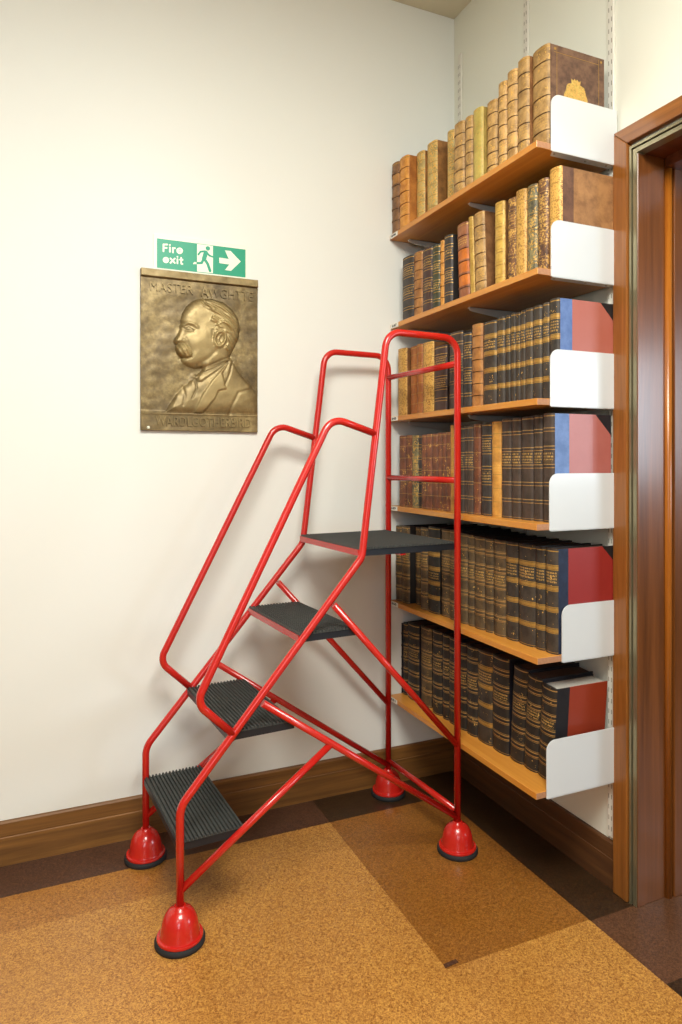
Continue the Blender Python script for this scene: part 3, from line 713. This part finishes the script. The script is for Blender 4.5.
Z = np.maximum(Z, .0125 * dome(bust, 22)); Z = np.maximum(Z, .0150 * dome(head, 20))
ins_h = np.clip(poly_sd(head) / 6, 0, 1)
hairP = [(332, 331), (345, 350), (372, 378), (382, 400), (372, 430), (400, 440), (398, 470), (425, 462), (445, 480), (448, 520), (430, 545), (468, 566), (482, 542), (502, 505), (511, 458), (500, 410), (472, 374), (434, 345), (385, 330)]
hp = np.clip(poly_sd(hairP) / 8, 0, 1)
ph_ = np.hypot(X - 300, Y - 640)
Z += hp * (.0030 + .0012 * np.sin(ph_ / 5.2 + .018 * Y + 2.2 * np.sin(X * .03)) + .0009 * np.sin(ph_ / 2.6 + X * .06 + 1.5 * np.sin(Y * .04)))
for P, s_, a in (([(345, 336), (362, 360), (392, 380)], 5, .0030), ([(322, 338), (345, 362), (372, 378)], 4, .0022), ([(418, 428), (445, 440), (472, 458)], 5, .0030), ([(400, 445), (430, 432)], 4, .0018),
                 ([(385, 350), (430, 372), (465, 410)], 5, .0015), ([(440, 470), (470, 480), (485, 500)], 5, .0015), ([(430, 350), (475, 390), (492, 440)], 6, .0014)):
    Z += a * g(line_d(P), s_)
# brow, eye, cheek, nose, moustache, jaw
Z += .0026 * g(line_d([(262, 448), (282, 438), (306, 444), (318, 456)]), 7)
Z -= .0042 * g(ell(284, 462, 22, 13, .2), 1.0)
Z += .0026 * g(ell(284, 463, 12, 7, .2), .8)
Z += .0014 * g(line_d([(270, 459), (284, 453), (300, 461), (308, 468)]), 3)
Z -= .0012 * g(line_d([(272, 470), (286, 474), (302, 472)]), 3)
Z += .0030 * g(ell(325, 520, 48, 45), 1.0)
Z += .0032 * g(line_d([(256, 470), (246, 496), (236, 514)]), 8) + .0022 * g(ell(262, 518, 11, 10), 1)
Z -= .0013 * g(line_d([(272, 505), (282, 530), (298, 560), (300, 580)]), 6)
mo = ell(264, 557, 38, 26, .6); Z += .0105 * np.clip(1 - mo ** 2, 0, 1) ** .4 * (1 + .13 * np.sin((X * .9 - Y * .5) / 2.6))
Z -= .0026 * g(line_d([(250, 588), (275, 590), (296, 586)]), 4)
Z += .0026 * g(ell(276, 608, 20, 12), 1)
Z -= .0020 * g(line_d([(320, 615), (365, 590), (395, 560)]), 10)
# ear
er = ell(416, 504, 27, 38, .35); Z += .0052 * np.exp(-((er - .85) / .22) ** 2) - .0032 * g(er, .5)
Z += .0032 * g(line_d([(420, 488), (410, 505), (414, 522)]), 4); Z -= .0020 * g(line_d([(385, 470), (388, 500), (392, 530)]), 6)
Z -= .0016 * g(line_d([(340, 632), (400, 605), (462, 578)]), 5)
# collar, tie, lapels
colr = [(322, 660), (345, 636), (440, 600), (456, 606), (380, 660), (340, 690), (322, 690)]
Z += .0034 * np.clip(poly_sd(colr) / 9, 0, 1)
lap = [(456, 598), (468, 590), (430, 650), (448, 718), (412, 728), (398, 760), (345, 826), (300, 826), (340, 740), (380, 680)]
Z += .0036 * np.clip(poly_sd(lap) / 8, 0, 1)
Z += .0040 * g(ell(313, 668, 14, 10), 1) + .0030 * g(ell(300, 690, 10, 14), 1) - .0020 * g(line_d([(316, 680), (318, 720), (300, 760)]), 4)
Z -= .0022 * g(line_d([(475, 600), (462, 650), (440, 700)]), 5); Z += .0022 * g(line_d([(470, 600), (505, 650), (548, 700)]), 14)
Z -= .0018 * g(line_d([(560, 712), (500, 730), (470, 790), (460, 826)]), 7)
Z -= .0016 * g(line_d([(262, 712), (270, 750), (262, 790)]), 6) ; Z += .0014 * g(line_d([(240, 750), (222, 800)]), 8)
Z = 1.3 * Z * np.clip((832 - Y) / 6, 0, 1)
# rough casting
RN = np.zeros(X.shape)
rs = np.random.RandomState(3)
for fq, am in ((.02, .0007), (.045, .0005), (.1, .00028)):
    for _ in range(5):
        a = rs.rand() * 2 * pi; RN += am / 2.2 * np.sin(fq * (X * cos(a) + Y * sin(a)) * (1 + rs.rand()) + rs.rand() * 6)
Z += RN
# ledge on top, plinth along the bottom
Z += .010 * np.clip((.050 - V) / .006, 0, 1) + .0045 * np.clip((V - .888) / .006, 0, 1) + .003 * g((V - .888) * 100, .8)
Z[:, 0] = Z[:, -1] = 0; 
bm = bmesh.new()
base = .010
vs = [[bm.verts.new(((U[j, i] - .5) * pw, -base - float(max(Z[j, i], -.002)), (1 - V[j, i]) * ph)) for i in range(NX)] for j in range(NZ)]
for j in range(NZ - 1):
    for i in range(NX - 1):
        f = bm.faces.new((vs[j][i], vs[j + 1][i], vs[j + 1][i + 1], vs[j][i + 1])); f.smooth = True
bl = [vs[0][i] for i in range(NX)] + [vs[j][NX - 1] for j in range(1, NZ)] + [vs[NZ - 1][i] for i in range(NX - 2, -1, -1)] + [vs[j][0] for j in range(NZ - 2, 0, -1)]
bk = [bm.verts.new((v.co.x, 0, v.co.z)) for v in bl]
for i in range(len(bl)):
    j = (i + 1) % len(bl); bm.faces.new((bl[i], bl[j], bk[j], bk[i]))
bm.faces.new(bk)
bmesh.ops.recalc_face_normals(bm, faces=bm.faces[:])
k = N('aged_bronze'); v = k.coord()
c = k.ramp(k.noise(v, 9, 6, .68, .4), [(.3, lin('50432e')), (.5, lin('7a6844')), (.68, lin('a08c5e'))])
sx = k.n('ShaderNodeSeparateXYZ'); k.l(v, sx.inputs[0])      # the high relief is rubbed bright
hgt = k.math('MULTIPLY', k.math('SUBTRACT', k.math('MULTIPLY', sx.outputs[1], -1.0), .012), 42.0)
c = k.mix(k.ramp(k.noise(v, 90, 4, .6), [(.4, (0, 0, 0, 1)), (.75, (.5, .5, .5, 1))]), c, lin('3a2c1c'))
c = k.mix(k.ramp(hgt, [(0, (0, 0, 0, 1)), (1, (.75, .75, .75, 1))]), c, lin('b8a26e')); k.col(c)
k.set(Metallic=.4, Roughness=.45); k.bump(k.noise(v, 140, 4, .6), .25, .0015); M['bronze'] = k.m
pl = thing('bronze_plaque', 'bronze relief plaque of a moustached man in profile on the white wall', 'plaque', ((PX0 + PX1) / 2, WY, PZ0))
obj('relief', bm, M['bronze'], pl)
for s_, (u0, u1, v0, v1), yy in (('MASTER', (.075, .43, .868, .925), .0122), ('AWGHTTE', (.50, .955, .862, .922), .0122), ('WARDLGOTHERBIRD', (.12, .93, .030, .088), .0162)):
    t_ = text_bm(s_, .04, .0030, 0, spacing=1.05); fit(t_, (u0 - .5) * pw, (u1 - .5) * pw, ph * v0, ph * v1)
    for q in t_.verts: q.co = Vector((q.co.x, -yy - q.co.z, q.co.y))
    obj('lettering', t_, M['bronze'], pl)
bm = bmesh.new(); lathe(bm, [(.0, 0), (.005, 0), (.005, .002), (.003, .0035), (.0, .0035)], (0, 0, 0), 16)
for v_ in bm.verts: v_.co = Vector((v_.co.x - pw * .44, -.0148 - v_.co.z, v_.co.y + ph * .018))
obj('screw_head', bm, M['sign_white'], pl)

# ------------------------------------------------------------------ light
w = bpy.data.worlds.new('world'); SC.world = w; w.use_nodes = True
w.node_tree.nodes['Background'].inputs[0].default_value = (.9, .93, 1, 1); w.node_tree.nodes['Background'].inputs[1].default_value = .3
def area(name, loc, target, sx, sy, power, col):
    d = bpy.data.lights.new(name, 'AREA'); d.shape = 'RECTANGLE'; d.size = sx; d.size_y = sy; d.energy = power; d.color = col
    o = bpy.data.objects.new(name, d); COL.objects.link(o); o.location = loc
    o.rotation_euler = (Vector(target) - Vector(loc)).to_track_quat('-Z', 'Y').to_euler(); return o
area('ceiling_lamp', (-1.3, -2.15, 2.8), (-1.15, -1.6, 0), 1.0, 1.0, 69, (1, .985, .90))
area('ceiling_lamp', (-2.9, -3.4, 3.05), (-2.9, -3.4, 0), .9, .9, 14, (1, .99, .92))
area('window_daylight', (-2.4, YF + .06, 1.75), (-1.2, 0, 1.3), 1.3, 1.7, 30, (.83, .92, 1))
area('corridor_window_daylight', (2.62, -3.35, 1.62), (-.6, -.9, 1.4), 1.6, .95, 54, (.76, .88, 1))
SC.view_settings.view_transform = 'Standard'; SC.view_settings.look = 'None'; SC.view_settings.gamma = 1
SC.view_settings.exposure = .46
SC.view_settings.use_curve_mapping = False
SC.cycles.max_bounces = 8; SC.cycles.diffuse_bounces = 5
